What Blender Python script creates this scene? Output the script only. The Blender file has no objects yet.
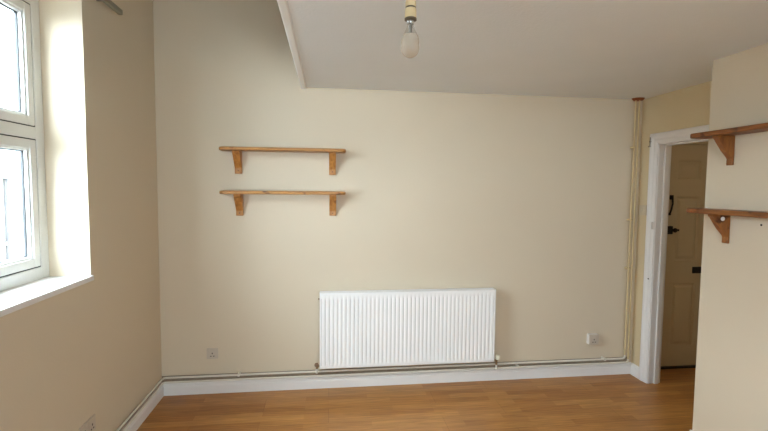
import bpy, bmesh, math, random
from mathutils import Vector, Matrix

scene = bpy.context.scene
COL = scene.collection
random.seed(4)

# ------------------------------------------------------------------ room measurements (metres)
XL, YB = -1.288, 3.521          # window wall, far wall
XR, XN, YN = 2.669, 2.269, 2.413  # door wall, nearer right wall and its end
ZC, ZU = 2.40, 4.60             # low ceiling, upper ceiling of the open void
YR = -2.2                       # wall behind the camera
XE = -0.213                     # edge of the low ceiling
WT = 0.205                      # depth of window recess
XF = XL - WT                    # room face of the window frame
XO = XF - 0.072                 # outer face of the window wall
RWX0, RWX1, RWS, RWH = -0.30, 1.10, 0.92, 2.20   # unseen window added behind the camera to light the far wall
XJ, XH = 2.777, 3.95            # hall side of door wall, far hall wall
YH = 3.603                      # wall with the hall door

# ------------------------------------------------------------------ materials
def new_mat(name, color, rough=0.6, metal=0.0, spec=0.5):
    m = bpy.data.materials.new(name)
    m.use_nodes = True
    b = m.node_tree.nodes['Principled BSDF']
    b.inputs['Base Color'].default_value = (*color, 1)
    b.inputs['Roughness'].default_value = rough
    b.inputs['Metallic'].default_value = metal
    b.inputs['Specular IOR Level'].default_value = spec
    return m

def srgb(r, g, b):
    def f(c):
        c /= 255.0
        return c / 12.92 if c <= 0.04045 else ((c + 0.055) / 1.055) ** 2.4
    return (f(r), f(g), f(b))

def N(m, t, **kw):
    n = m.node_tree.nodes.new(t)
    for k, v in kw.items():
        setattr(n, k, v)
    return n

def L(m, a, b):
    m.node_tree.links.new(a, b)

def mottled(name, c1, c2, scale, rough, bump=0.0, bump_scale=200, spec=0.4, detail=3):
    """Paint: two close tints mixed by noise, with a fine relief."""
    m = new_mat(name, c1, rough, spec=spec)
    b = m.node_tree.nodes['Principled BSDF']
    tc = N(m, 'ShaderNodeTexCoord')
    n1 = N(m, 'ShaderNodeTexNoise')
    n1.inputs['Scale'].default_value = scale
    n1.inputs['Detail'].default_value = detail
    mx = N(m, 'ShaderNodeMix', data_type='RGBA')
    mx.inputs[6].default_value = (*c1, 1)
    mx.inputs[7].default_value = (*c2, 1)
    L(m, tc.outputs['Object'], n1.inputs['Vector'])
    L(m, n1.outputs['Fac'], mx.inputs[0])
    L(m, mx.outputs[2], b.inputs['Base Color'])
    if bump:
        n2 = N(m, 'ShaderNodeTexNoise')
        n2.inputs['Scale'].default_value = bump_scale
        n2.inputs['Detail'].default_value = 4
        bp = N(m, 'ShaderNodeBump')
        bp.inputs['Strength'].default_value = bump
        bp.inputs['Distance'].default_value = 0.004
        L(m, tc.outputs['Object'], n2.inputs['Vector'])
        L(m, n2.outputs['Fac'], bp.inputs['Height'])
        L(m, bp.outputs['Normal'], b.inputs['Normal'])
    return m

def wood(name, dark, light, axis_scale, rough=0.42, knots=True):
    """Stained pine: stretched grain along one axis plus a few darker knots."""
    m = new_mat(name, light, rough, spec=0.4)
    b = m.node_tree.nodes['Principled BSDF']
    tc = N(m, 'ShaderNodeTexCoord')
    oi = N(m, 'ShaderNodeObjectInfo')
    of = N(m, 'ShaderNodeVectorMath', operation='MULTIPLY_ADD')     # every board has its own grain
    of.inputs[1].default_value = (7, 7, 7)
    L(m, oi.outputs['Random'], of.inputs[0]); L(m, tc.outputs['Object'], of.inputs[2])
    mp = N(m, 'ShaderNodeMapping')
    mp.inputs['Scale'].default_value = axis_scale
    n1 = N(m, 'ShaderNodeTexNoise')
    n1.inputs['Scale'].default_value = 6
    n1.inputs['Detail'].default_value = 6
    n1.inputs['Distortion'].default_value = 0.6
    cr = N(m, 'ShaderNodeValToRGB')
    cr.color_ramp.elements[0].position = 0.32
    cr.color_ramp.elements[1].position = 0.66
    cr.color_ramp.elements[0].color = (*dark, 1)
    cr.color_ramp.elements[1].color = (*light, 1)
    L(m, of.outputs[0], mp.inputs['Vector'])
    L(m, mp.outputs['Vector'], n1.inputs['Vector'])
    L(m, n1.outputs['Fac'], cr.inputs['Fac'])
    out = cr.outputs['Color']
    if knots:
        n2 = N(m, 'ShaderNodeTexNoise')
        n2.inputs['Scale'].default_value = 17
        n2.inputs['Detail'].default_value = 2
        r2 = N(m, 'ShaderNodeValToRGB')
        r2.color_ramp.elements[0].position = 0.60
        r2.color_ramp.elements[1].position = 0.72
        mx = N(m, 'ShaderNodeMix', data_type='RGBA')
        mx.inputs[7].default_value = (dark[0] * .45, dark[1] * .4, dark[2] * .4, 1)
        L(m, of.outputs[0], n2.inputs['Vector'])
        L(m, n2.outputs['Fac'], r2.inputs['Fac'])
        L(m, r2.outputs['Color'], mx.inputs[0])
        L(m, out, mx.inputs[6])
        out = mx.outputs[2]
    L(m, out, b.inputs['Base Color'])
    return m

def laminate():
    m = new_mat('oak_laminate', (0.35, 0.17, 0.06), 0.33, spec=0.45)
    b = m.node_tree.nodes['Principled BSDF']
    tc = N(m, 'ShaderNodeTexCoord')
    def brick(w, h, c1, c2, mortar, ms):
        bt = N(m, 'ShaderNodeTexBrick')
        bt.offset = 0.37
        bt.inputs['Scale'].default_value = 1.0
        bt.inputs['Brick Width'].default_value = w
        bt.inputs['Row Height'].default_value = h
        bt.inputs['Mortar Size'].default_value = ms
        bt.inputs['Mortar Smooth'].default_value = 0.3
        bt.inputs['Bias'].default_value = 0.0
        bt.inputs['Color1'].default_value = (*c1, 1)
        bt.inputs['Color2'].default_value = (*c2, 1)
        bt.inputs['Mortar'].default_value = (*mortar, 1)
        L(m, tc.outputs['Object'], bt.inputs['Vector'])
        return bt
    strips = brick(0.47, 0.066, FLOOR_A, FLOOR_B, FLOOR_A, 0.0004)
    planks = brick(1.28, 0.198, (1, 1, 1), (0.93, 0.91, 0.88), (0.55, 0.5, 0.45), 0.0012)
    mp = N(m, 'ShaderNodeMapping')
    mp.inputs['Scale'].default_value = (2.2, 46, 1)
    gn = N(m, 'ShaderNodeTexNoise')
    gn.inputs['Scale'].default_value = 2.0
    gn.inputs['Detail'].default_value = 7
    gn.inputs['Distortion'].default_value = 0.8
    gr = N(m, 'ShaderNodeValToRGB')
    gr.color_ramp.elements[0].position = 0.3
    gr.color_ramp.elements[1].position = 0.7
    gr.color_ramp.elements[0].color = (0.66, 0.60, 0.52, 1)
    gr.color_ramp.elements[1].color = (1.12, 1.10, 1.06, 1)
    L(m, tc.outputs['Object'], mp.inputs['Vector'])
    L(m, mp.outputs['Vector'], gn.inputs['Vector'])
    L(m, gn.outputs['Fac'], gr.inputs['Fac'])
    m1 = N(m, 'ShaderNodeMix', data_type='RGBA', blend_type='MULTIPLY')
    m2 = N(m, 'ShaderNodeMix', data_type='RGBA', blend_type='MULTIPLY')
    m1.inputs[0].default_value = 1
    m2.inputs[0].default_value = 1
    L(m, strips.outputs['Color'], m1.inputs[6]); L(m, planks.outputs['Color'], m1.inputs[7])
    L(m, m1.outputs[2], m2.inputs[6]); L(m, gr.outputs['Color'], m2.inputs[7])
    L(m, m2.outputs[2], b.inputs['Base Color'])
    rg = N(m, 'ShaderNodeMapRange')
    rg.inputs['To Min'].default_value = 0.30
    rg.inputs['To Max'].default_value = 0.42
    L(m, gn.outputs['Fac'], rg.inputs['Value'])
    L(m, rg.outputs['Result'], b.inputs['Roughness'])
    return m

FLOOR_A, FLOOR_B = srgb(174, 118, 58), srgb(197, 144, 80)
M = {}
M['cream'] = mottled('cream_wall_paint', srgb(216, 203, 180), srgb(212, 198, 175), 1.3, 0.62, 0.12, 90)
M['cream_y'] = mottled('yellower_cream_paint', srgb(218, 202, 166), srgb(213, 196, 160), 1.6, 0.6, 0.12, 90)
M['ceil'] = mottled('ceiling_paint', srgb(231, 235, 237), srgb(225, 229, 231), 3.0, 0.8, 0.5, 60)
M['white'] = mottled('white_gloss_paint', srgb(236, 235, 234), srgb(228, 227, 226), 4.0, 0.38, 0.05, 60, 0.5)
M['upvc'] = new_mat('white_plastic_frame', srgb(214, 214, 211), 0.35)
M['pipe_shade'] = mottled('painted_pipe_gap_shade', srgb(134, 124, 108), srgb(162, 152, 136), 26, 0.8)  # mottled grey standing in for shade in the pipe gaps
M['seal'] = new_mat('black_rubber_seal', srgb(38, 40, 42), 0.6)
M['rad'] = new_mat('white_radiator_enamel', srgb(246, 246, 246), 0.35)
M['rad_in'] = new_mat('radiator_inner_steel', srgb(176, 176, 176), 0.6)
M['pipe_w'] = mottled('off_white_painted_pipe', srgb(232, 228, 218), srgb(216, 210, 198), 14, 0.42, 0.05, 80)
M['pipe_c'] = mottled('cream_painted_pipe', srgb(216, 196, 152), srgb(204, 182, 138), 14, 0.42, 0.05, 80)
M['brass'] = new_mat('dull_brass', srgb(150, 126, 92), 0.4, 0.7)
M['valve_brown'] = mottled('worn_brown_plastic', srgb(112, 88, 70), srgb(150, 126, 104), 60, 0.5)
M['cap_cream'] = new_mat('cream_plastic', srgb(236, 228, 206), 0.4)
M['chrome'] = new_mat('chrome', srgb(190, 190, 190), 0.22, 1.0)
M['dark'] = new_mat('dark_bronze', srgb(46, 36, 28), 0.45, 0.5)
M['hole'] = new_mat('dark_slot', srgb(92, 85, 82), 0.8)
M['plate'] = new_mat('white_socket_plastic', srgb(226, 222, 216), 0.35)
M['plate_g'] = new_mat('grey_socket_plastic', srgb(200, 188, 172), 0.4)
M['switch'] = new_mat('aged_switch_plastic', srgb(208, 195, 170), 0.4)
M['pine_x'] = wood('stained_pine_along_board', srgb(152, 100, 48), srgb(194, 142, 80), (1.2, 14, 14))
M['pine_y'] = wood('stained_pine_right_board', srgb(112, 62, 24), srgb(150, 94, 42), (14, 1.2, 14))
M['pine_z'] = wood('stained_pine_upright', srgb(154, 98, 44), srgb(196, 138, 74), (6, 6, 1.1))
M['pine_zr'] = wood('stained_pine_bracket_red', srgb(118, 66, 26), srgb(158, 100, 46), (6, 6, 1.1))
M['collar'] = mottled('brown_stained_collar', srgb(150, 84, 40), srgb(120, 62, 28), 30, 0.6)
M['doorp'] = mottled('cream_door_paint', srgb(216, 198, 160), srgb(210, 191, 152), 3, 0.45)
M['rail'] = new_mat('grey_curtain_rail', srgb(140, 136, 118), 0.5, 0.0)
M['cordw'] = new_mat('white_flex', srgb(226, 222, 212), 0.5)
M['holder'] = new_mat('cream_lampholder', srgb(212, 192, 150), 0.4)
M['holder_d'] = new_mat('brown_lampholder_ring', srgb(92, 78, 60), 0.4)
M['tungsten'] = new_mat('support_wire', srgb(140, 136, 130), 0.4, 0.8)
M['render'] = mottled('pale_rendered_house', srgb(190, 188, 184), srgb(176, 174, 170), 0.8, 0.9)
M['slate'] = mottled('grey_slate', srgb(78, 80, 84), srgb(60, 62, 66), 3, 0.8)
M['darkglass'] = new_mat('dark_window_glass', srgb(30, 34, 38), 0.15)
M['gutter'] = new_mat('dark_gutter', srgb(56, 56, 58), 0.8, spec=0.15)
M['asphalt'] = mottled('street_asphalt', srgb(110, 110, 110), srgb(96, 96, 96), 2, 0.9)
M['floor'] = laminate()

def glass_mat(name, gloss=0.04, tint=(0.97, 0.985, 0.98)):
    m = bpy.data.materials.new(name)
    m.use_nodes = True
    nt = m.node_tree
    nt.nodes.clear()
    o = nt.nodes.new('ShaderNodeOutputMaterial')
    t = nt.nodes.new('ShaderNodeBsdfTransparent')
    t.inputs[0].default_value = (*tint, 1)
    g = nt.nodes.new('ShaderNodeBsdfGlossy')
    g.inputs['Roughness'].default_value = 0.02
    lw = nt.nodes.new('ShaderNodeLayerWeight')          # Schlick reflectance of a thin sheet
    lw.inputs['Blend'].default_value = 0.5
    pw = nt.nodes.new('ShaderNodeMath'); pw.operation = 'POWER'; pw.inputs[1].default_value = 5
    fr = nt.nodes.new('ShaderNodeMath'); fr.operation = 'MULTIPLY_ADD'
    fr.inputs[1].default_value = 1 - gloss; fr.inputs[2].default_value = gloss
    nt.links.new(lw.outputs['Facing'], pw.inputs[0]); nt.links.new(pw.outputs[0], fr.inputs[0])
    mx = nt.nodes.new('ShaderNodeMixShader')
    nt.links.new(fr.outputs[0], mx.inputs[0])
    nt.links.new(t.outputs[0], mx.inputs[1])
    nt.links.new(g.outputs[0], mx.inputs[2])
    nt.links.new(mx.outputs[0], o.inputs[0])
    return m
M['glass'] = glass_mat('window_glass')
M['bulb'] = glass_mat('clear_bulb_glass', 0.065, (0.90, 0.89, 0.87))
def frosted():
    m = bpy.data.materials.new('frosted_bulb_glass')
    m.use_nodes = True
    nt = m.node_tree
    nt.nodes.clear()
    o = nt.nodes.new('ShaderNodeOutputMaterial')
    t = nt.nodes.new('ShaderNodeBsdfTransparent'); t.inputs[0].default_value = (.96, .94, .90, 1)
    d = nt.nodes.new('ShaderNodeBsdfDiffuse'); d.inputs[0].default_value = (*srgb(214, 203, 188), 1)
    tr = nt.nodes.new('ShaderNodeBsdfTranslucent'); tr.inputs[0].default_value = (*srgb(214, 203, 188), 1)
    g = nt.nodes.new('ShaderNodeBsdfGlossy'); g.inputs['Roughness'].default_value = 0.12
    a = nt.nodes.new('ShaderNodeMixShader'); a.inputs[0].default_value = 0.5
    b = nt.nodes.new('ShaderNodeMixShader'); b.inputs[0].default_value = 0.62
    c = nt.nodes.new('ShaderNodeMixShader'); c.inputs[0].default_value = 0.05
    nt.links.new(d.outputs[0], a.inputs[1]); nt.links.new(tr.outputs[0], a.inputs[2])
    nt.links.new(t.outputs[0], b.inputs[1]); nt.links.new(a.outputs[0], b.inputs[2])
    nt.links.new(b.outputs[0], c.inputs[1]); nt.links.new(g.outputs[0], c.inputs[2])
    nt.links.new(c.outputs[0], o.inputs[0])
    return m
M['frost'] = frosted()

# ------------------------------------------------------------------ mesh helpers
def box(bm, x0, x1, y0, y1, z0, z1):
    vs = [bm.verts.new((x, y, z)) for x in (x0, x1) for y in (y0, y1) for z in (z0, z1)]
    for f in ((0, 1, 3, 2), (4, 6, 7, 5), (0, 4, 5, 1), (2, 3, 7, 6), (0, 2, 6, 4), (1, 5, 7, 3)):
        bm.faces.new([vs[i] for i in f])

def prism(bm, pts, axis, a0, a1):
    """Extrude a closed 2-D outline along axis; pts give the other two coordinates in xyz order."""
    def P(u, v, a):
        return {'x': (a, u, v), 'y': (u, a, v), 'z': (u, v, a)}[axis]
    A = [bm.verts.new(P(u, v, a0)) for u, v in pts]
    B = [bm.verts.new(P(u, v, a1)) for u, v in pts]
    n = len(pts)
    bm.faces.new(A); bm.faces.new(B[::-1])
    for i in range(n):
        j = (i + 1) % n
        bm.faces.new((A[i], B[i], B[j], A[j]))

def tube(bm, pts, r, seg=12, cap=True):
    pts = [Vector(p) for p in pts]
    rings, up = [], None
    for i, p in enumerate(pts):
        d = ((pts[min(i + 1, len(pts) - 1)] - p).normalized() + (p - pts[max(i - 1, 0)]).normalized()).normalized()
        if up is None:
            up = Vector((0, 0, 1)) if abs(d.z) < 0.9 else Vector((1, 0, 0))
        u = (up - d * up.dot(d)).normalized()
        v = d.cross(u)
        up = u
        rr = r[i] if isinstance(r, (list, tuple)) else r
        rings.append([bm.verts.new(p + (u * math.cos(2 * math.pi * k / seg) + v * math.sin(2 * math.pi * k / seg)) * rr) for k in range(seg)])
    for a, b in zip(rings, rings[1:]):
        for k in range(seg):
            bm.faces.new((a[k], a[(k + 1) % seg], b[(k + 1) % seg], b[k]))
    if cap:
        bm.faces.new(rings[0][::-1]); bm.faces.new(rings[-1])

def rounded(corners, r=0.04, n=5):
    """Polyline with each inner corner replaced by a bend."""
    c = [Vector(p) for p in corners]
    out = [c[0]]
    for a, b, d in zip(c, c[1:], c[2:]):
        u, w = (a - b).normalized(), (d - b).normalized()
        for k in range(n + 1):
            t = k / n
            out.append(b + u * r * (1 - t) ** 2 + w * r * t ** 2)
    out.append(c[-1])
    return out

def lathe(bm, prof, c, seg=24, axis='z', cap=True):
    c = Vector(c)
    rings = []
    for r, h in prof:
        ring = []
        for k in range(seg):
            a = 2 * math.pi * k / seg
            o = {'z': (r * math.cos(a), r * math.sin(a), h), 'y': (r * math.cos(a), h, -r * math.sin(a)), 'x': (h, r * math.cos(a), r * math.sin(a))}[axis]
            ring.append(bm.verts.new(c + Vector(o)))
        rings.append(ring)
    for a, b in zip(rings, rings[1:]):
        for k in range(seg):
            bm.faces.new((a[k], a[(k + 1) % seg], b[(k + 1) % seg], b[k]))
    if cap:
        bm.faces.new(rings[0][::-1]); bm.faces.new(rings[-1])

def obj(name, bm, mat, parent=None, bevel=0.0, smooth=False, origin=None, seg=2):
    bmesh.ops.recalc_face_normals(bm, faces=bm.faces)
    if parent is not None:
        off = parent.matrix_world.translation.copy()
        p = parent
        off = Vector((0, 0, 0))
        while p is not None:
            off += p.location
            p = p.parent
        bmesh.ops.translate(bm, verts=bm.verts, vec=-off)
    elif origin is not None:
        bmesh.ops.translate(bm, verts=bm.verts, vec=-Vector(origin))
    me = bpy.data.meshes.new(name)
    bm.to_mesh(me); bm.free()
    me.materials.append(M[mat])
    if smooth:
        for p in me.polygons:
            p.use_smooth = True
        me.set_sharp_from_angle(angle=math.radians(38))
    o = bpy.data.objects.new(name, me)
    COL.objects.link(o)
    if parent is not None:
        o.parent = parent
    elif origin is not None:
        o.location = origin
    if bevel:
        md = o.modifiers.new('edge', 'BEVEL')
        md.width = bevel; md.segments = seg; md.limit_method = 'ANGLE'
    return o

def tag(o, label=None, cat=None, group=None, kind=None):
    for k, v in (('label', label), ('category', cat), ('group', group), ('kind', kind)):
        if v:
            o[k] = v
    return o

def thing(name, loc, label, cat, group=None):
    o = bpy.data.objects.new(name, None)
    COL.objects.link(o)
    o.location = loc
    o.empty_display_size = 0.1
    return tag(o, label, cat, group)

def struct(name, bm, mat, label=None, parent=None, **kw):
    o = obj(name, bm, mat, parent, **kw)
    if parent is None:
        o['kind'] = 'structure'
        if label:
            o['label'] = label
    return o

def B(*boxes):
    bm = bmesh.new()
    for b in boxes:
        box(bm, *b)
    return bm

# ------------------------------------------------------------------ the setting: shell
T = 0.12
struct('floor', B((XO, XH + 0.1, YR - 0.27, YB + 0.3, -0.12, 0.0)), 'floor', 'warm oak strip laminate floor')
# far wall, behind radiator and shelves (stops at the hall)
struct('wall_back', B((XO, XJ, YB, YB + T - 0.02, 0, ZU)), 'cream', 'cream painted wall behind the radiator and two shelves')
struct('wall_rear', B((XO, RWX0, YR - WT - 0.072, YR, 0, ZU), (RWX1, XN + 0.55, YR - WT - 0.072, YR, 0, ZU), (RWX0, RWX1, YR - WT - 0.072, YR, 0, RWS), (RWX0, RWX1, YR - WT - 0.072, YR, RWH, ZU)), 'cream', 'cream wall opposite the radiator')

# window wall with two recessed openings
WINS = [(1.46, 2.552)]
ZS, ZH = 1.115, 2.60
boxes = []
edges = [YR] + [v for w in sorted(WINS) for v in w] + [YB]
for a, b in zip(edges[0::2], edges[1::2]):
    boxes.append((XO, XL, a, b, 0, ZU))
for a, b in WINS:
    boxes.append((XO, XL, a, b, 0, ZS))
    boxes.append((XO, XL, a, b, ZH, ZU))
struct('wall_left', B(*boxes), 'cream', 'cream window wall, in shade beside the deep white recess')

# low ceiling slab (floor of the loft above), upper ceiling over the void
struct('ceiling', B((XE + 0.004, XH + 0.1, YR, YB + 0.1, ZC, ZC + 0.24)), 'ceil', 'low off-white textured ceiling')
struct('ceiling_upper', B((XO, XH + 0.1, YR - 0.27, YB + 0.1, ZU, ZU + 0.1)), 'ceil', 'upper ceiling above the open void')
bm = bmesh.new()
prism(bm, [(XE, ZC + 0.24), (XE, ZC - 0.008), (XE + 0.006, ZC - 0.014), (XE + 0.034, ZC - 0.014), (XE + 0.041, ZC - 0.006), (XE + 0.041, ZC), (XE + 0.004, ZC), (XE + 0.004, ZC + 0.24)], 'y', YR, YB)
struct('trim_1', bm, 'white', 'white painted strip along the open edge of the low ceiling')

# right side: block of wall with the shelves, door wall, hall
struct('wall_right', B((XN, XR + 0.12, YR, YN, 0, ZC), (XN + 0.3, XR + 0.12, YR, YN, ZC + 0.24, ZU)), 'cream', 'cream wall carrying two stained shelves, ending beside the doorway')
YO0, YO1, ZO = 2.545, 3.318, 2.016     # doorway opening
struct('wall_doorway', B((XR, XJ, YO1, YB, 0, ZC), (XR, XJ, YN, YO0, 0, ZC), (XR, XJ, YO0, YO1, ZO, ZC), (XR, XJ, YN, YB, ZC + 0.24, ZU)), 'cream_y', 'narrow cream wall around the white doorway')
struct('wall_hall', B((XJ, 2.985, YH, YH + 0.1, 0, ZC), (3.765, XH, YH, YH + 0.1, 0, ZC), (2.985, 3.765, YH + 0.045, YH + 0.1, 0, 2.045), (2.985, 3.765, YH, YH + 0.1, 2.045, ZC),
                      (XH, XH + 0.1, 0.9, YH + 0.1, 0, ZC), (XJ, XH, 0.8, 0.9, 0, ZC), (XR + 0.12, XJ + 0.002, 0.8, YN, 0, ZC)), 'cream', 'cream walls of the hall beyond the doorway')

# doorway casing: lining with stop, architraves
casing = thing('trim_2', (XR, YO1, 0), 'white painted frame of the open doorway', 'door frame')
del casing['category']
casing['kind'] = 'structure'
LT = 0.012
obj('jamb', B((XR, XJ, YO1 - LT, YO1, 0, ZO), (XR, XJ, YO0, YO0 + LT, 0, ZO), (XR, XJ, YO0, YO1, ZO - LT, ZO)), 'white', casing, 0.002)
obj('door_stop', B((XR + 0.048, XR + 0.085, YO1 - LT - 0.014, YO1 - LT, 0, ZO - LT), (XR + 0.048, XR + 0.085, YO0 + LT, YO0 + LT + 0.014, 0, ZO - LT),
                   (XR + 0.048, XR + 0.085, YO0, YO1, ZO - LT - 0.014, ZO - LT)), 'white', casing, 0.002)
AW = 0.083
def architrave(bm, s):
    """Moulded casing on one face of the door wall; s is the outward direction along x."""
    x = XR if s < 0 else XJ
    prof = [(0, 0.016), (0.010, 0.020), (0.030, 0.020), (0.046, 0.014), (0.062, 0.014), (0.074, 0.010), (AW, 0.008)]   # from the outer edge inward
    for ya, yb, sg in ((YO1 - 0.006, None, 1), (YO0 + 0.006, None, -1)):
        pts = [(x, ya), (x, ya + sg * AW)] + [(x + s * t, ya + sg * (AW - d)) for d, t in prof]
        prism(bm, pts, 'z', 0, ZO + AW - 0.006)
    zt = ZO - 0.006
    pts = [(x, zt), (x, zt + AW)] + [(x + s * t, zt + AW - d) for d, t in prof]
    bmv = [(px, pz) for px, pz in pts]
    prism(bm, bmv, 'y', YO0 - AW + 0.01, YO1 + AW - 0.008)
bm = bmesh.new(); architrave(bm, -1)
obj('architrave', bm, 'white', casing)
bm = bmesh.new(); architrave(bm, 1)
obj('architrave', bm, 'white', casing)
# leftovers of the missing door's hardware
h = obj('hook', B((XR - 0.026, XR - 0.018, 3.372, 3.392, 2.025, 2.032), (XR - 0.026, XR - 0.018, 3.379, 3.386, 1.985, 2.065), (XR - 0.034, XR - 0.018, 3.374, 3.391, 1.985, 1.995)), 'chrome', casing, 0.001)
h['label'] = 'small grey metal hook on the upper corner'
obj('strike_plate', B((XR - 0.030, XR - 0.008, 3.318, 3.345, 1.305, 1.365)), 'white', casing, 0.003)
bm = bmesh.new(); lathe(bm, [(0.006, -0.003), (0.006, 0.0)], (XR - 0.018, 3.335, 0.888), 10, 'x')
s = obj('screw', bm, 'dark', casing)

# skirting boards with a moulded top
def skirt_prof(o, s, h=0.100):
    return [(o, 0), (o + s * 0.018, 0), (o + s * 0.018, h - 0.036), (o + s * 0.015, h - 0.028), (o + s * 0.015, h - 0.018), (o + s * 0.009, h - 0.008), (o + s * 0.007, h), (o, h)]
bm = bmesh.new()
prism(bm, skirt_prof(YB, -1), 'x', XL, XR)
struct('baseboard_back', bm, 'white', 'white moulded skirting board below the radiator')
bm = bmesh.new()
prism(bm, [(u, v) for u, v in skirt_prof(XL, 1)], 'y', YR, YB - 0.018)
struct('baseboard_left', bm, 'white', 'white moulded skirting board under the window')
bm = bmesh.new()
prism(bm, skirt_prof(XR, -1), 'y', YO1 + AW - 0.006, YB - 0.018)
struct('baseboard_right', bm, 'white', 'short white skirting between corner and doorway')
bm = bmesh.new()
prism(bm, skirt_prof(XN, -1, 0.122), 'y', YR, YN + 0.012)
struct('baseboard_near', bm, 'white', 'white skirting at the foot of the shelf wall')

# thin grey strips with the shade behind the pipes put into their colour
struct('pipe_shade_strip_1', B((XL, 2.63, YB - 0.0008, YB + 0.002, 0.099, 0.150)), 'pipe_shade', 'greyish strip of painted-in shade behind the low pipes')
struct('pipe_shade_strip_2', B((XL - 0.002, XL + 0.0008, 0.6, YB, 0.106, 0.136)), 'pipe_shade', 'greyish strip of painted-in shade behind the pipes under the window')

# ------------------------------------------------------------------ windows
def frame_boxes(x0, x1, y0, y1, z0, z1, w):
    return [(x0, x1, y0, y0 + w, z0, z1), (x0, x1, y1 - w, y1, z0, z1), (x0, x1, y0 + w, y1 - w, z0, z0 + w), (x0, x1, y0 + w, y1 - w, z1 - w, z1)]

def window(n, y0, y1, ZS, ZH, zt0, label):
    root = bpy.data.objects.new('window_%d' % n, None)
    COL.objects.link(root)
    root.location = (XF, (y0 + y1) / 2, ZS)
    root['kind'] = 'structure'
    root['label'] = label
    z0, z1 = ZS + 0.022, ZH
    zt1 = zt0 + 0.06
    ym = (y0 + y1) / 2
    bx = frame_boxes(XF - 0.07, XF, y0, y1, z0, z1, 0.062)
    bx += [(XF - 0.07, XF, y0 + 0.062, y1 - 0.062, zt0, zt1), (XF - 0.07, XF, ym - 0.03, ym + 0.03, z0 + 0.062, zt0), (XF - 0.07, XF, ym - 0.03, ym + 0.03, zt1, z1 - 0.062)]
    obj('window_frame', B(*bx), 'upvc', root, 0.004)
    cells = []
    for za, zb in ((z0 + 0.062, zt0), (zt1, z1 - 0.062)):
        cells += [(y0 + 0.062, ym - 0.03, za, zb), (ym + 0.03, y1 - 0.062, za, zb)]
    for ya, yb, za, zb in cells:
        g = 0.006
        s = obj('sash', B(*frame_boxes(XF - 0.062, XF - 0.001, ya + g, yb - g, za + g, zb - g, 0.046)), 'upvc', root, 0.005, seg=3)
        obj('seal', B(*frame_boxes(XF - 0.066, XF - 0.006, ya, yb, za, zb, g)), 'seal', s)
        i = g + 0.046
        obj('bead', B(*frame_boxes(XF - 0.046, XF - 0.010, ya + i - 0.003, yb - i + 0.003, za + i - 0.003, zb - i + 0.003, 0.014)), 'upvc', s, 0.004)
        obj('gasket', B(*frame_boxes(XF - 0.040, XF - 0.028, ya + i + 0.011, yb - i - 0.011, za + i + 0.011, zb - i - 0.011, 0.005)), 'seal', s)
        obj('pane', B((XF - 0.037, XF - 0.033, ya + i + 0.008, yb - i - 0.008, za + i + 0.008, zb - i - 0.008)), 'glass', s)
    bm = bmesh.new()
    prism(bm, [(XF - 0.07, y0), (XL, y0), (XL, y0 - 0.008), (XL + 0.014, y0 - 0.008), (XL + 0.014, y1 + 0.008), (XL, y1 + 0.008), (XL, y1), (XF - 0.07, y1)], 'z', ZS - 0.006, ZS + 0.022)
    obj('window_sill', bm, 'white', root, 0.004, seg=3)
    return root
window(1, WINS[0][0], WINS[0][1], ZS, ZH, 1.862, 'white plastic framed window in the deep bright recess')
rw = window(2, -(RWX1 - RWX0) / 2, (RWX1 - RWX0) / 2, RWS, RWH, 1.75, 'added white plastic window opposite the radiator, lighting the far wall')
rw.location = ((RWX0 + RWX1) / 2, YR - WT, RWS)
rw.rotation_euler = (0, 0, math.pi / 2)

# ------------------------------------------------------------------ hall door
dr = thing('door_1', (2.99, 3.593, 0), 'cream six-panel door standing closed beyond the doorway', 'door')
del dr['category']
dr['kind'] = 'structure'
DX0, DX1, DZ0, DZ1, DF = 2.992, 3.758, 0.014, 2.034, 3.593
cols = [(3.095, 3.328), (3.424, 3.656)]
rows = [(0.205, 0.785), (0.99, 1.572), (1.728, 1.893)]
def panel_door():
    """Front face with sunk mouldings and raised fields, solid behind."""
    bm = bmesh.new()
    def q(x0, x1, z0, z1, y=DF):
        bm.faces.new([bm.verts.new(c) for c in ((x0, y, z0), (x1, y, z0), (x1, y, z1), (x0, y, z1))])
    xs = [DX0, cols[0][0], cols[0][1], cols[1][0], cols[1][1], DX1]
    zs = [DZ0, rows[0][0], rows[0][1], rows[1][0], rows[1][1], rows[2][0], rows[2][1], DZ1]
    for i in range(5):
        for j in range(7):
            if i % 2 == 1 and j % 2 == 1:
                a, b, c, d = xs[i], xs[i + 1], zs[j], zs[j + 1]
                steps = [(0, 0), (0.012, 0.012), (0.022, 0.012), (0.040, 0.003)]
                rg = [[bm.verts.new(v) for v in ((a + o, DF + y, c + o), (b - o, DF + y, c + o), (b - o, DF + y, d - o), (a + o, DF + y, d - o))] for o, y in steps]
                for r0, r1 in zip(rg, rg[1:]):
                    for k in range(4):
                        bm.faces.new((r0[k], r0[(k + 1) % 4], r1[(k + 1) % 4], r1[k]))
                bm.faces.new(rg[-1])
            else:
                q(xs[i], xs[i + 1], zs[j], zs[j + 1])
    bmesh.ops.remove_doubles(bm, verts=bm.verts, dist=1e-5)
    y1 = DF + 0.04
    eb = [e for e in bm.edges if len(e.link_faces) == 1]
    r = bmesh.ops.extrude_edge_only(bm, edges=eb)
    vs = [g for g in r['geom'] if isinstance(g, bmesh.types.BMVert)]
    for v in vs:
        v.co.y = y1
    c = [bm.verts.new(p) for p in ((DX0, y1, DZ0), (DX1, y1, DZ0), (DX1, y1, DZ1), (DX0, y1, DZ1))]
    bm.faces.new(c)
    return bm
obj('door_panel', panel_door(), 'doorp', dr)
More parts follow.
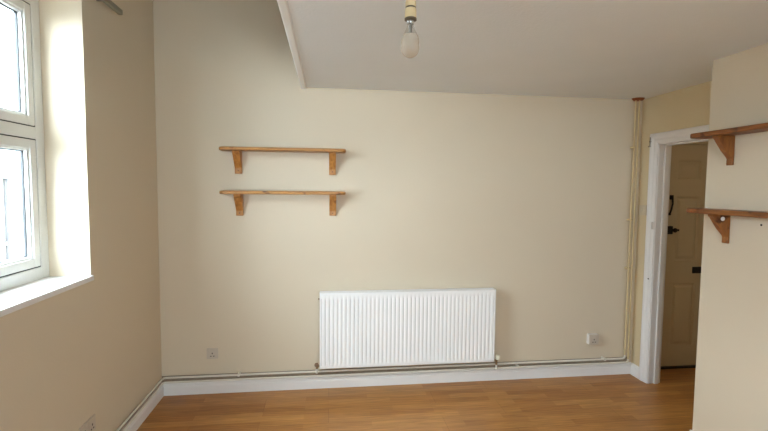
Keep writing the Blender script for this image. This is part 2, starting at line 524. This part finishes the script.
obj('frame', B((2.965, 2.989, YH - 0.014, YH + 0.1, 0, 2.038), (3.761, 3.785, YH - 0.014, YH + 0.1, 0, 2.038), (2.965, 3.785, YH - 0.014, YH + 0.1, 2.038, 2.066)), 'doorp', dr, 0.003)
lp = obj('letter_plate', B((3.285, 3.465, DF - 0.010, DF, 0.875, 0.935)), 'dark', dr, 0.003)
obj('flap', B((3.305, 3.445, DF - 0.014, DF - 0.010, 0.888, 0.922)), 'dark', lp, 0.002)
lt = obj('latch', B((2.998, 3.052, DF - 0.028, DF, 1.236, 1.308)), 'dark', dr, 0.004)
bm = bmesh.new()
lathe(bm, [(0.010, 0), (0.010, -0.014), (0.019, -0.018), (0.021, -0.028), (0.016, -0.036), (0.004, -0.038)], (3.066, DF - 0.010, 1.272), 16, 'y')
box(bm, 3.05, 3.112, DF - 0.030, DF - 0.014, 1.263, 1.281)
obj('knob', bm, 'dark', lt, smooth=True)
ch = obj('door_chain', B((3.024, 3.056, DF - 0.012, DF, 1.545, 1.585), (3.008, 3.040, DF - 0.010, DF, 1.405, 1.425)), 'dark', dr, 0.002)
bm = bmesh.new()
pts = [Vector((3.044, DF - 0.014, 1.560)), Vector((3.046, DF - 0.016, 1.51)), Vector((3.036, DF - 0.016, 1.46)), Vector((3.024, DF - 0.013, 1.415))]
for k in range(15):
    t = k / 14 * 3
    i = min(int(t), 2)
    p = pts[i].lerp(pts[i + 1], t - i)
    w = 0.0075
    if k % 2:
        loop = [(p.x + w * math.cos(a), p.y, p.z + 0.009 * math.sin(a)) for a in [2 * math.pi * j / 8 for j in range(9)]]
    else:
        loop = [(p.x, p.y + w * math.cos(a), p.z + 0.009 * math.sin(a)) for a in [2 * math.pi * j / 8 for j in range(9)]]
    tube(bm, loop, 0.0028, 6, False)
obj('chain_links', bm, 'dark', ch, smooth=True)

obj('threshold', B((2.99, 3.76, 3.562, YH + 0.045, 0, 0.013)), 'dark', dr, 0.003)

# ------------------------------------------------------------------ shelves
def bracket_mesh(arm=0.115, h=0.163, th=0.053, toe=0.020):
    """Stepped triangular bracket: wall at u=0, arm to +u, top at v=0."""
    return [(0, 0), (arm, 0), (arm, -0.010), (arm - 0.010, -0.018), (0.055, -0.082), (toe + 0.004, -0.122), (toe, -0.130), (toe, -h), (0, -h)], th

def board_plan(a0, a1, bw, bf, r):
    """Board outline: square at the wall (bw), front corners (bf) rounded."""
    s = 1 if bf > bw else -1
    pts = [(a1, bw), (a0, bw)]
    for k in range(7):
        t = math.pi / 2 * k / 6
        pts.append((a0 + r - r * math.cos(t), bf - s * r + s * r * math.sin(t)))
    for k in range(7):
        t = math.pi / 2 * k / 6
        pts.append((a1 - r + r * math.sin(t), bf - s * r + s * r * math.cos(t)))
    return pts

def back_shelf(zu, zt, label, brk_x, hb):
    r = thing('wall_shelf', (-0.335, YB, zu), label, 'shelf', 'stained pine wall shelves')
    bm = bmesh.new()
    prism(bm, board_plan(-0.812, 0.129, YB - 0.001, 3.372, 0.05), 'z', zu, zt)
    obj('board', bm, 'pine_x', r, 0.006, seg=3)
    for x in brk_x:
        pts, th = bracket_mesh(h=hb)
        bm = bmesh.new()
        prism(bm, [(YB - 0.001 - u, zu + v) for u, v in pts], 'x', x - th / 2, x + th / 2)
        b = obj('bracket', bm, 'pine_z', r, 0.003)
        bm = bmesh.new()
        lathe(bm, [(0.004, 0.002), (0.004, -0.0015)], (x, YB - 0.001 - 0.020, zu - 0.148), 8, 'y')
        obj('screw', bm, 'dark', b)
    return r
back_shelf(1.897, 1.921, 'brown stained pine shelf above the radiator, upper of the pair', (-0.690, 0.027), 0.172)
back_shelf(1.571, 1.596, 'brown stained pine shelf above the radiator, lower of the pair', (-0.684, 0.030), 0.168)

def right_shelf(zu, zt, label, cap):
    r = thing('wall_shelf', (XN, 1.93, zu), label, 'shelf', 'stained pine wall shelves')
    bm = bmesh.new()
    prism(bm, [(v, u) for u, v in board_plan(1.44, 2.424, XN - 0.001, XN - 0.128, 0.028)], 'z', zu, zt)
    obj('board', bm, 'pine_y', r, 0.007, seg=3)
    for y in (2.252, 1.60):
        pts, th = bracket_mesh(0.112, 0.166, 0.038, 0.013)
        bm = bmesh.new()
        prism(bm, [(XN - 0.001 - u, zu + v) for u, v in pts], 'y', y - th / 2, y + th / 2)
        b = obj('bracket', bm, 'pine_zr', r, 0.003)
        if cap and y > 2:
            bm = bmesh.new()
            lathe(bm, [(0.012, 0.002), (0.012, -0.003), (0.008, -0.006), (0.002, -0.007)], (XN - 0.052, y - th / 2, zu - 0.024), 16, 'y')
            c = obj('screw_cap', bm, 'plate', b, smooth=True)
            c['label'] = 'round white plastic screw cap'
    return r
right_shelf(1.939, 1.967, 'reddish stained shelf beside the doorway, upper of two on the right wall', False)
right_shelf(1.494, 1.523, 'reddish stained shelf beside the doorway with white screw cap on its bracket', True)

# ------------------------------------------------------------------ radiator
RX0, RX1, RZ0, RZ1, RY = -0.072, 1.366, 0.192, 0.803, 3.420
rad = thing('radiator', ((RX0 + RX1) / 2, YB, RZ0), 'long white ribbed panel radiator on the far wall', 'radiator')
def rad_panel(yf, sgn, x0, x1, z0, z1):
    """Pressed steel panel: rounded flutes that fade into flat top and bottom bands."""
    bm = bmesh.new()
    n, sub = 43, 10
    zl = [(z0, 0, 0.010), (z0 + 0.006, 0, 0.002), (z0 + 0.030, 0, 0), (z0 + 0.048, 1, 0), (z1 - 0.062, 1, 0), (z1 - 0.046, 0, 0), (z1 - 0.008, 0, 0.001), (z1, 0, 0.009)]
    xa, xb = x0 + 0.016, x1 - 0.016
    xs = [(x0, 0, 0.012), (x0 + 0.004, 0, 0.003), (x0 + 0.012, 0, 0)]
    for i in range(n * sub + 1):
        t = i / sub
        f = t - math.floor(t)
        d = abs(f - 0.5) * 2          # 1 at groove centre, 0 at rib centre
        g = max(0, (d - 0.42) / 0.58)
        g = g * g * (3 - 2 * g)
        xs.append((xa + (xb - xa) * i / (n * sub), g, 0))
    xs += [(x1 - 0.012, 0, 0), (x1 - 0.004, 0, 0.003), (x1, 0, 0.012)]
    grid = [[bm.verts.new((x, yf + sgn * (g * on * 0.0095 + ex + ez), z)) for x, g, ex in xs] for z, on, ez in zl]
    for r0, r1 in zip(grid, grid[1:]):
        for i in range(len(xs) - 1):
            bm.faces.new((r0[i], r0[i + 1], r1[i + 1], r1[i]))
    return bm
fp = obj('front_panel', rad_panel(RY, 1, RX0, RX1, RZ0, RZ1), 'rad', rad, smooth=True)
md = fp.modifiers.new('thick', 'SOLIDIFY'); md.thickness = 0.012; md.offset = -1
obj('rear_panel', B((RX0 + 0.01, RX1 - 0.01, 3.474, 3.482, RZ0 + 0.005, RZ1 - 0.01)), 'rad', rad, 0.003)
bm = bmesh.new()
for i in range(60):
    x = RX0 + 0.03 + i * (RX1 - RX0 - 0.06) / 59
    box(bm, x - 0.002, x + 0.002, RY + 0.022, 3.474, RZ0 + 0.03, RZ1 - 0.03)
obj('convector_fins', bm, 'rad_in', rad)
bm = bmesh.new()
for k in range(7):
    y = RY + 0.011 + k * 0.0105
    box(bm, RX0 + 0.004, RX1 - 0.004, y - 0.0044, y + 0.0044, RZ1 - 0.010, RZ1 - 0.002)
for k in range(30):
    x = RX0 + 0.02 + k * (RX1 - RX0 - 0.04) / 29
    box(bm, x - 0.005, x + 0.005, RY + 0.011, RY + 0.074, RZ1 - 0.011, RZ1 - 0.003)
obj('top_grille', bm, 'rad', rad)
for x0, x1 in ((RX0, RX0 + 0.004), (RX1 - 0.004, RX1)):
    obj('side_panel', B((x0, x1, RY + 0.010, 3.486, RZ0 + 0.004, RZ1 - 0.002)), 'rad', rad, 0.0015)
for x in (RX0 + 0.22, RX1 - 0.22):
    obj('wall_bracket', B((x - 0.015, x + 0.015, 3.482, YB - 0.001, RZ0 + 0.03, RZ1 - 0.06)), 'rad_in', rad)
bm = bmesh.new()
lathe(bm, [(0.006, 0.002), (0.006, -0.010), (0.003, -0.012)], (RX0, 3.452, RZ1 - 0.055), 10, 'x')
obj('bleed_plug', bm, 'brass', rad, smooth=True)
# left valve: worn brown head on a brass body
bm = bmesh.new()
tube(bm, [(RX0 + 0.002, 3.452, 0.206), (RX0 - 0.030, 3.452, 0.206)], 0.008, 14)
tube(bm, [(RX0 - 0.022, 3.452, 0.212), (RX0 - 0.022, 3.452, 0.172)], 0.0095, 14)
v = obj('valve', bm, 'brass', rad, smooth=True)
bm = bmesh.new()
lathe(bm, [(0.012, 0.004), (0.017, 0.008), (0.017, 0.022), (0.012, 0.028)], (RX0 - 0.024, 3.452, 0.202), 18)
c = obj('valve_cap', bm, 'valve_brown', v, smooth=True)
c['label'] = 'worn brown valve head'
bm = bmesh.new()
tube(bm, rounded([(RX0 - 0.022, 3.452, 0.188), (RX0 - 0.022, 3.452, 0.152), (RX0 - 0.022, 3.4715, 0.152)], 0.012), 0.0105, 12)
obj('valve_tail', bm, 'pipe_w', v, smooth=True)
# right valve: cream plastic cap
bm = bmesh.new()
tube(bm, [(RX1 - 0.002, 3.452, 0.202), (RX1 + 0.030, 3.452, 0.202)], 0.009, 14)
tube(bm, [(RX1 + 0.026, 3.452, 0.206), (RX1 + 0.026, 3.452, 0.160)], 0.0095, 14)
v = obj('valve', bm, 'brass', rad, smooth=True)
bm = bmesh.new()
lathe(bm, [(0.014, 0.004), (0.021, 0.008), (0.022, 0.030), (0.015, 0.040)], (RX1 + 0.034, 3.452, 0.200), 18)
c = obj('valve_cap', bm, 'cap_cream', v, smooth=True)
c['label'] = 'cream plastic valve cap'
bm = bmesh.new()
tube(bm, rounded([(RX1 + 0.026, 3.452, 0.17), (RX1 + 0.026, 3.452, 0.118), (RX1 + 0.026, 3.4715, 0.118)], 0.012), 0.0080, 12)
obj('valve_tail', bm, 'pipe_w', v, smooth=True)

# ------------------------------------------------------------------ heating pipes
def clip(bm, p, ax):
    x, y, z = p
    if ax == 'back':
        box(bm, x - 0.008, x + 0.008, y - 0.011, YB - 0.001, z - 0.0115, z + 0.0115)
    elif ax == 'left':
        box(bm, XL + 0.001, x + 0.011, y - 0.008, y + 0.008, z - 0.0115, z + 0.0115)
    else:
        box(bm, x - 0.0115, x + 0.0115, y - 0.011, YB - 0.001, z - 0.008, z + 0.008)

PY, PX = 3.480, XL + 0.026
def heating_pipe(xv, z, label, kind_mat, clips_h, clips_l, clips_v):
    root = thing('heating_pipe', (xv, PY, z), label, 'pipe', 'heating pipes round the room')
    bm = bmesh.new()
    tube(bm, [(xv, PY, ZC - 0.001), (xv, PY, z + 0.03)], 0.0066, 14)
    obj('riser', bm, 'pipe_c', root, smooth=True)
    bm = bmesh.new()
    tube(bm, rounded([(xv, PY, z + 0.03), (xv, PY, z), (PX, PY, z), (PX, YR + 0.02, z)], 0.022), 0.0078, 14)
    obj('run', bm, kind_mat, root, smooth=True)
    for x in clips_h:
        bm = bmesh.new(); clip(bm, (x, PY, z), 'back'); obj('clip', bm, 'pipe_w', root, 0.003)
    for y in clips_l:
        bm = bmesh.new(); clip(bm, (PX, y, z), 'left'); obj('clip', bm, 'pipe_w', root, 0.003)
    for zz in clips_v:
        bm = bmesh.new(); clip(bm, (xv, PY, zz), 'riser'); obj('clip', bm, 'pipe_c', root, 0.003)
    return root
heating_pipe(2.574, 0.153, 'painted pipe dropping left of the pair in the corner, running above its twin', 'pipe_w', (-0.701, 2.386), (), (1.99, 1.37, 0.95))
heating_pipe(2.607, 0.116, 'painted pipe dropping nearest the doorway, running just above the skirting', 'pipe_w', (1.60,), (), ())
bm = bmesh.new()
CXY = (2.5905, PY - 0.004)
out = [(CXY[0] + 0.052 * math.cos(2 * math.pi * k / 40), CXY[1] + min(0.044, 0.046 * math.sin(2 * math.pi * k / 40))) for k in range(40)]
holes = []
for hx in (2.574, 2.607):
    holes.append([(hx + 0.0095 * math.cos(2 * math.pi * k / 14), PY + 0.0095 * math.sin(2 * math.pi * k / 14)) for k in range(14)])
rings = []
for loop in [out] + holes:
    vs_ = [bm.verts.new((a, b, ZC)) for a, b in loop]
    for k in range(len(vs_)):
        bm.edges.new((vs_[k], vs_[(k + 1) % len(vs_)]))
    rings.append(vs_)
bmesh.ops.triangle_fill(bm, use_beauty=True, use_dissolve=False, edges=bm.edges[:])
ext = bmesh.ops.extrude_face_region(bm, geom=bm.faces[:])
for g in ext['geom']:
    if isinstance(g, bmesh.types.BMVert):
        g.co.z = ZC - 0.018
        d = Vector((g.co.x - CXY[0], g.co.y - CXY[1], 0))
        if d.length > 0.035:
            g.co.x, g.co.y = CXY[0] + d.x * 0.72, CXY[1] + d.y * 0.72
o = obj('pipe_collar', bm, 'collar', None, origin=(CXY[0], CXY[1], ZC))
tag(o, 'brown stained collar where the corner pipes meet the ceiling', 'collar')

# ------------------------------------------------------------------ sockets and switch
def slots(c, parent, face):
    """Three pin openings, each its own part, on a plate at c facing -y ('y') or +x ('x')."""
    for a0, a1, z0, z1 in ((-0.004, 0.004, 0.006, 0.017), (-0.016, -0.006, -0.014, -0.007), (0.006, 0.016, -0.014, -0.007)):
        x, y, z = c
        bm = bmesh.new()
        if face == 'y':
            box(bm, x + a0, x + a1, y - 0.0012, y + 0.001, z + z0, z + z1)
        else:
            box(bm, x - 0.001, x + 0.0012, y + a0, y + a1, z + z0, z + z1)
        obj('pin_slot', bm, 'hole', parent)

# left of the radiator, flush single socket
x, z = -0.906, 0.319
so = obj('wall_socket', B((x - 0.043, x + 0.043, YB - 0.010, YB - 0.0005, z - 0.043, z + 0.043)), 'plate_g', None, 0.003, origin=(x, YB, z))
tag(so, 'small flush power socket low on the far wall between window corner and radiator', 'socket', 'power sockets')
slots((x, YB - 0.010, z - 0.010), so, 'y')
obj('rocker', B((x + 0.012, x + 0.026, YB - 0.013, YB - 0.009, z + 0.016, z + 0.036)), 'plate_g', so, 0.001)

# right of the radiator, surface box
x, z = 2.279, 0.331
so = obj('wall_socket', B((x - 0.044, x + 0.044, YB - 0.036, YB - 0.0005, z - 0.044, z + 0.044)), 'plate', None, 0.003, origin=(x, YB, z))  # box coloured paler than its face, imitating window light on its side
tag(so, 'boxed power socket standing proud of the wall between radiator and corner pipes', 'socket', 'power sockets')
fpl = obj('face_plate', B((x - 0.043, x + 0.043, YB - 0.045, YB - 0.036, z - 0.043, z + 0.043)), 'plate_g', so, 0.003)
slots((x, YB - 0.045, z - 0.010), fpl, 'y')
obj('rocker', B((x + 0.012, x + 0.026, YB - 0.048, YB - 0.044, z + 0.016, z + 0.036)), 'plate_g', fpl, 0.001)

# under the window, double socket
y, z = 2.462, 0.325
so = obj('wall_socket', B((XL + 0.0005, XL + 0.010, y - 0.073, y + 0.073, z - 0.043, z + 0.043)), 'plate_g', None, 0.003, origin=(XL, y, z))
tag(so, 'double power socket on the shaded window wall below the sill', 'socket', 'power sockets')
for s in (-0.036, 0.036):
    slots((XL + 0.010, y + s, z - 0.010), so, 'x')
for s in (-0.012, 0.012):
    obj('rocker', B((XL + 0.009, XL + 0.013, y + s - 0.006, y + s + 0.006, z + 0.012, z + 0.034)), 'plate_g', so, 0.001)

# light switch between corner and doorway
y, z = 3.456, 1.456
sw = obj('light_switch', B((XR - 0.010, XR - 0.0005, y - 0.043, y + 0.043, z - 0.043, z + 0.043)), 'switch', None, 0.003, origin=(XR, y, z))
tag(sw, 'square cream light switch between corner pipes and door frame', 'light switch')
obj('rocker', B((XR - 0.014, XR - 0.009, y - 0.008, y + 0.008, z - 0.014, z + 0.014)), 'switch', sw, 0.002)

# small plug hole left in the shelf wall
bm = bmesh.new(); lathe(bm, [(0.0055, 0.001), (0.0055, -0.002), (0.002, -0.003)], (XN, 2.053, 1.450), 10, 'x')
tag(obj('wall_screw', bm, 'dark', None, origin=(XN, 2.053, 1.450)), 'tiny dark screw in the cream wall below the lower right shelf', 'screw')

# ------------------------------------------------------------------ curtain rail
rl = thing('curtain_rail', (XL + 0.065, 2.0, 2.65), 'thin grey curtain rail above the window recess', 'curtain rail')
obj('rail', B((XL + 0.052, XL + 0.078, 1.02, 2.845, 2.632, 2.662)), 'rail', rl, 0.004)
for y in (1.16, 1.93, 2.70):
    obj('rail_bracket', B((XL + 0.0005, XL + 0.056, y - 0.012, y + 0.012, 2.655, 2.664)), 'rail', rl, 0.001)

# ------------------------------------------------------------------ pendant light
BX, BY = 0.2815, 1.55
pl = thing('pendant_light', (BX, BY, ZC), 'bare unlit bulb hanging from a cream lampholder under the low ceiling', 'light')
bm = bmesh.new()
lathe(bm, [(0.040, 0), (0.040, -0.010), (0.034, -0.020), (0.012, -0.026), (0.006, -0.030)], (BX, BY, ZC), 28)
obj('ceiling_rose', bm, 'cordw', pl, smooth=True)
bm = bmesh.new()
tube(bm, [(BX, BY, ZC - 0.026), (BX, BY, 2.285)], 0.0035, 10)
obj('cord', bm, 'cordw', pl, smooth=True)
bm = bmesh.new()
lathe(bm, [(0.006, 2.300), (0.011, 2.296), (0.013, 2.284), (0.0165, 2.280), (0.0185, 2.272), (0.0185, 2.259), (0.0175, 2.257)], (BX, BY, 0), 28)
lh = obj('lampholder', bm, 'holder', pl, smooth=True)
bm = bmesh.new()
lathe(bm, [(0.0175, 2.257), (0.0182, 2.256), (0.0182, 2.253), (0.0175, 2.252)], (BX, BY, 0), 28)
o = obj('groove', bm, 'holder_d', lh, smooth=True)
bm = bmesh.new()
lathe(bm, [(0.0175, 2.252), (0.0195, 2.250), (0.0205, 2.222), (0.0200, 2.219)], (BX, BY, 0), 28)
obj('skirt', bm, 'holder', lh, smooth=True)
bm = bmesh.new()
lathe(bm, [(0.0200, 2.219), (0.0212, 2.218), (0.0212, 2.212), (0.0160, 2.210)], (BX, BY, 0), 28)
obj('ring', bm, 'holder_d', lh, smooth=True)
bm = bmesh.new()
lathe(bm, [(0.0125, 2.216), (0.0130, 2.202), (0.0118, 2.199)], (BX, BY, 0), 24)
obj('bulb_cap', bm, 'chrome', pl, smooth=True)
def glass_prof():
    pts = [(0.0120, 2.201), (0.0122, 2.193), (0.0145, 2.183), (0.0205, 2.171), (0.0265, 2.160), (0.0302, 2.1490), (0.0316, 2.136)]
    zc, R = 2.1165, 0.0322
    for k in range(0, 17):
        a = math.radians(18) - k / 16 * math.radians(18 + 89.5)
        pts.append((R * math.cos(a), zc + R * math.sin(a) * 1.02))
    return pts
gp = glass_prof()
up = [q for q in gp if q[1] > 2.1495]
lo = [q for q in gp if q[1] <= 2.1495]
lo = [up[-1]] + lo
bm = bmesh.new(); lathe(bm, up, (BX, BY, 0), 32, cap=False)
g1 = obj('glass_neck', bm, 'bulb', pl, smooth=True)
g1['label'] = 'clear upper glass of the bulb'
bm = bmesh.new(); lathe(bm, lo, (BX, BY, 0), 32, cap=False)
g2 = obj('glass_bowl', bm, 'frost', pl, smooth=True)
g2['label'] = 'frosted lower glass of the bulb'
bm = bmesh.new()
lathe(bm, [(0.0065, 2.199), (0.0050, 2.180), (0.0035, 2.172), (0.001, 2.170)], (BX, BY, 0), 14)
tube(bm, [(BX - 0.003, BY, 2.176), (BX - 0.010, BY, 2.146)], 0.0008, 6)
tube(bm, [(BX + 0.003, BY, 2.176), (BX + 0.010, BY, 2.146)], 0.0008, 6)
tube(bm, [(BX - 0.010, BY, 2.146), (BX - 0.004, BY + 0.006, 2.150), (BX + 0.004, BY + 0.006, 2.150), (BX + 0.010, BY, 2.146)], 0.0007, 6)
obj('filament', bm, 'tungsten', pl, smooth=True)

# ------------------------------------------------------------------ outside: street and pale house opposite
bm = B((-30, XL - 0.6, -25, 40, -3.2, -3.0))
o = struct('ground', bm, 'asphalt', 'street below the window')
hs = thing('house', (-11, 10, -3), 'pale rendered house across the street, seen through the lower pane', 'building')
HX = -10.5
obj('wall', B((-17, HX, -2, 26, -3, 1.9)), 'render', hs)
bm = bmesh.new()
prism(bm, [(-17.3, 1.9), (HX + 0.25, 1.9), (HX + 0.25, 2.0), (-13.8, 3.6), (-17.3, 2.0)], 'y', -2.2, 26.2)
obj('roof', bm, 'slate', hs)
bm = B((HX + 0.15, HX + 0.30, -2.2, 26.2, 1.80, 1.92))
obj('gutter', bm, 'gutter', hs)
for y in (3.2, 9.6, 15.72):
    bm = bmesh.new(); tube(bm, [(HX + 0.08, y, -3), (HX + 0.10, y, 1.86)], 0.07, 10)
    obj('drainpipe', bm, 'gutter', hs, smooth=True)
obj('ledge', B((HX, HX + 0.12, -2, 26, -0.36, -0.22)), 'gutter', hs)
for z in (-2.3, 0.05):
    for k in range(7):
        y = -0.2 + k * 3.6
        w = obj('window', B(*frame_boxes(HX - 0.05, HX + 0.04, y, y + 1.2, z, z + 1.6, 0.07), (HX - 0.05, HX + 0.03, y + 0.07, y + 1.13, z + 0.77, z + 0.83), (HX, HX + 0.12, y - 0.08, y + 1.28, z - 0.1, z)), 'upvc', hs)
        obj('pane', B((HX - 0.02, HX + 0.012, y + 0.06, y + 1.14, z + 0.06, z + 1.54)), 'darkglass', w)

# ------------------------------------------------------------------ light
w = bpy.data.worlds.new('overcast')
scene.world = w
w.use_nodes = True
nt = w.node_tree
bg = nt.nodes['Background']
bg.inputs['Color'].default_value = (0.765, 0.89, 1.0, 1)
bg.inputs['Strength'].default_value = 10.0

def portal(loc, wx, wz, rot):
    l = bpy.data.lights.new('window_portal', 'AREA')
    l.shape = 'RECTANGLE'
    l.size, l.size_y = wx, wz
    l.cycles.is_portal = True
    o = bpy.data.objects.new('window_portal', l)
    COL.objects.link(o)
    o.location = loc
    o.rotation_euler = rot.to_euler()
# local -Z of each portal looks into the room
portal((XF - 0.09, (WINS[0][0] + WINS[0][1]) / 2, (ZH + 1.137) / 2), WINS[0][1] - WINS[0][0], ZH - 1.137, Matrix(((0, 0, -1), (1, 0, 0), (0, -1, 0))))
portal(((RWX0 + RWX1) / 2, YR - WT - 0.09, (RWS + RWH) / 2), RWX1 - RWX0, RWH - RWS, Matrix(((1, 0, 0), (0, 0, -1), (0, 1, 0))))

# added ceiling lamp, out of view, that brightens the hall
hl = thing('hall_fill_light', (3.35, 2.0, ZC), 'round white ceiling lamp added out of view to light the hall', 'light')
bm = bmesh.new(); lathe(bm, [(0.11, 0), (0.11, -0.02), (0.08, -0.05), (0.03, -0.065)], (3.35, 2.0, ZC), 24)
obj('hall_fill_lamp_shade', bm, 'cordw', hl, smooth=True)
l = bpy.data.lights.new('hall_fill_bulb', 'POINT'); l.energy = 1.05; l.color = (1, 0.88, 0.72); l.shadow_soft_size = 0.08
o = bpy.data.objects.new('hall_fill_bulb', l); COL.objects.link(o); o.location = (0, 0, -0.16); o.parent = hl

# ------------------------------------------------------------------ camera
cam = bpy.data.cameras.new('camera')
cam.sensor_fit = 'HORIZONTAL'
cam.sensor_width = 36
cam.lens = 439.958 / 768 * 36
cam.clip_start = 0.02
co = bpy.data.objects.new('camera', cam)
COL.objects.link(co)
rt = Vector((0.99225704, -0.12387463, 0.00900277)); u = Vector((-0.00104252, 0.06417588, 0.99793806)); fw = Vector((0.12419697, 0.99022045, -0.06354983))
mw = Matrix((rt, u, -fw)).transposed().to_4x4()
mw.translation = (0, 0, 1.6301)
co.matrix_world = mw
scene.camera = co

vs = scene.view_settings
vs.view_transform = 'Standard'
vs.look = 'None'
vs.gamma = 1
vs.exposure = 2.2
vs.use_curve_mapping = False
scene.cycles.use_denoising = True
scene.cycles.max_bounces = 14
scene.cycles.diffuse_bounces = 10
scene.cycles.transparent_max_bounces = 16
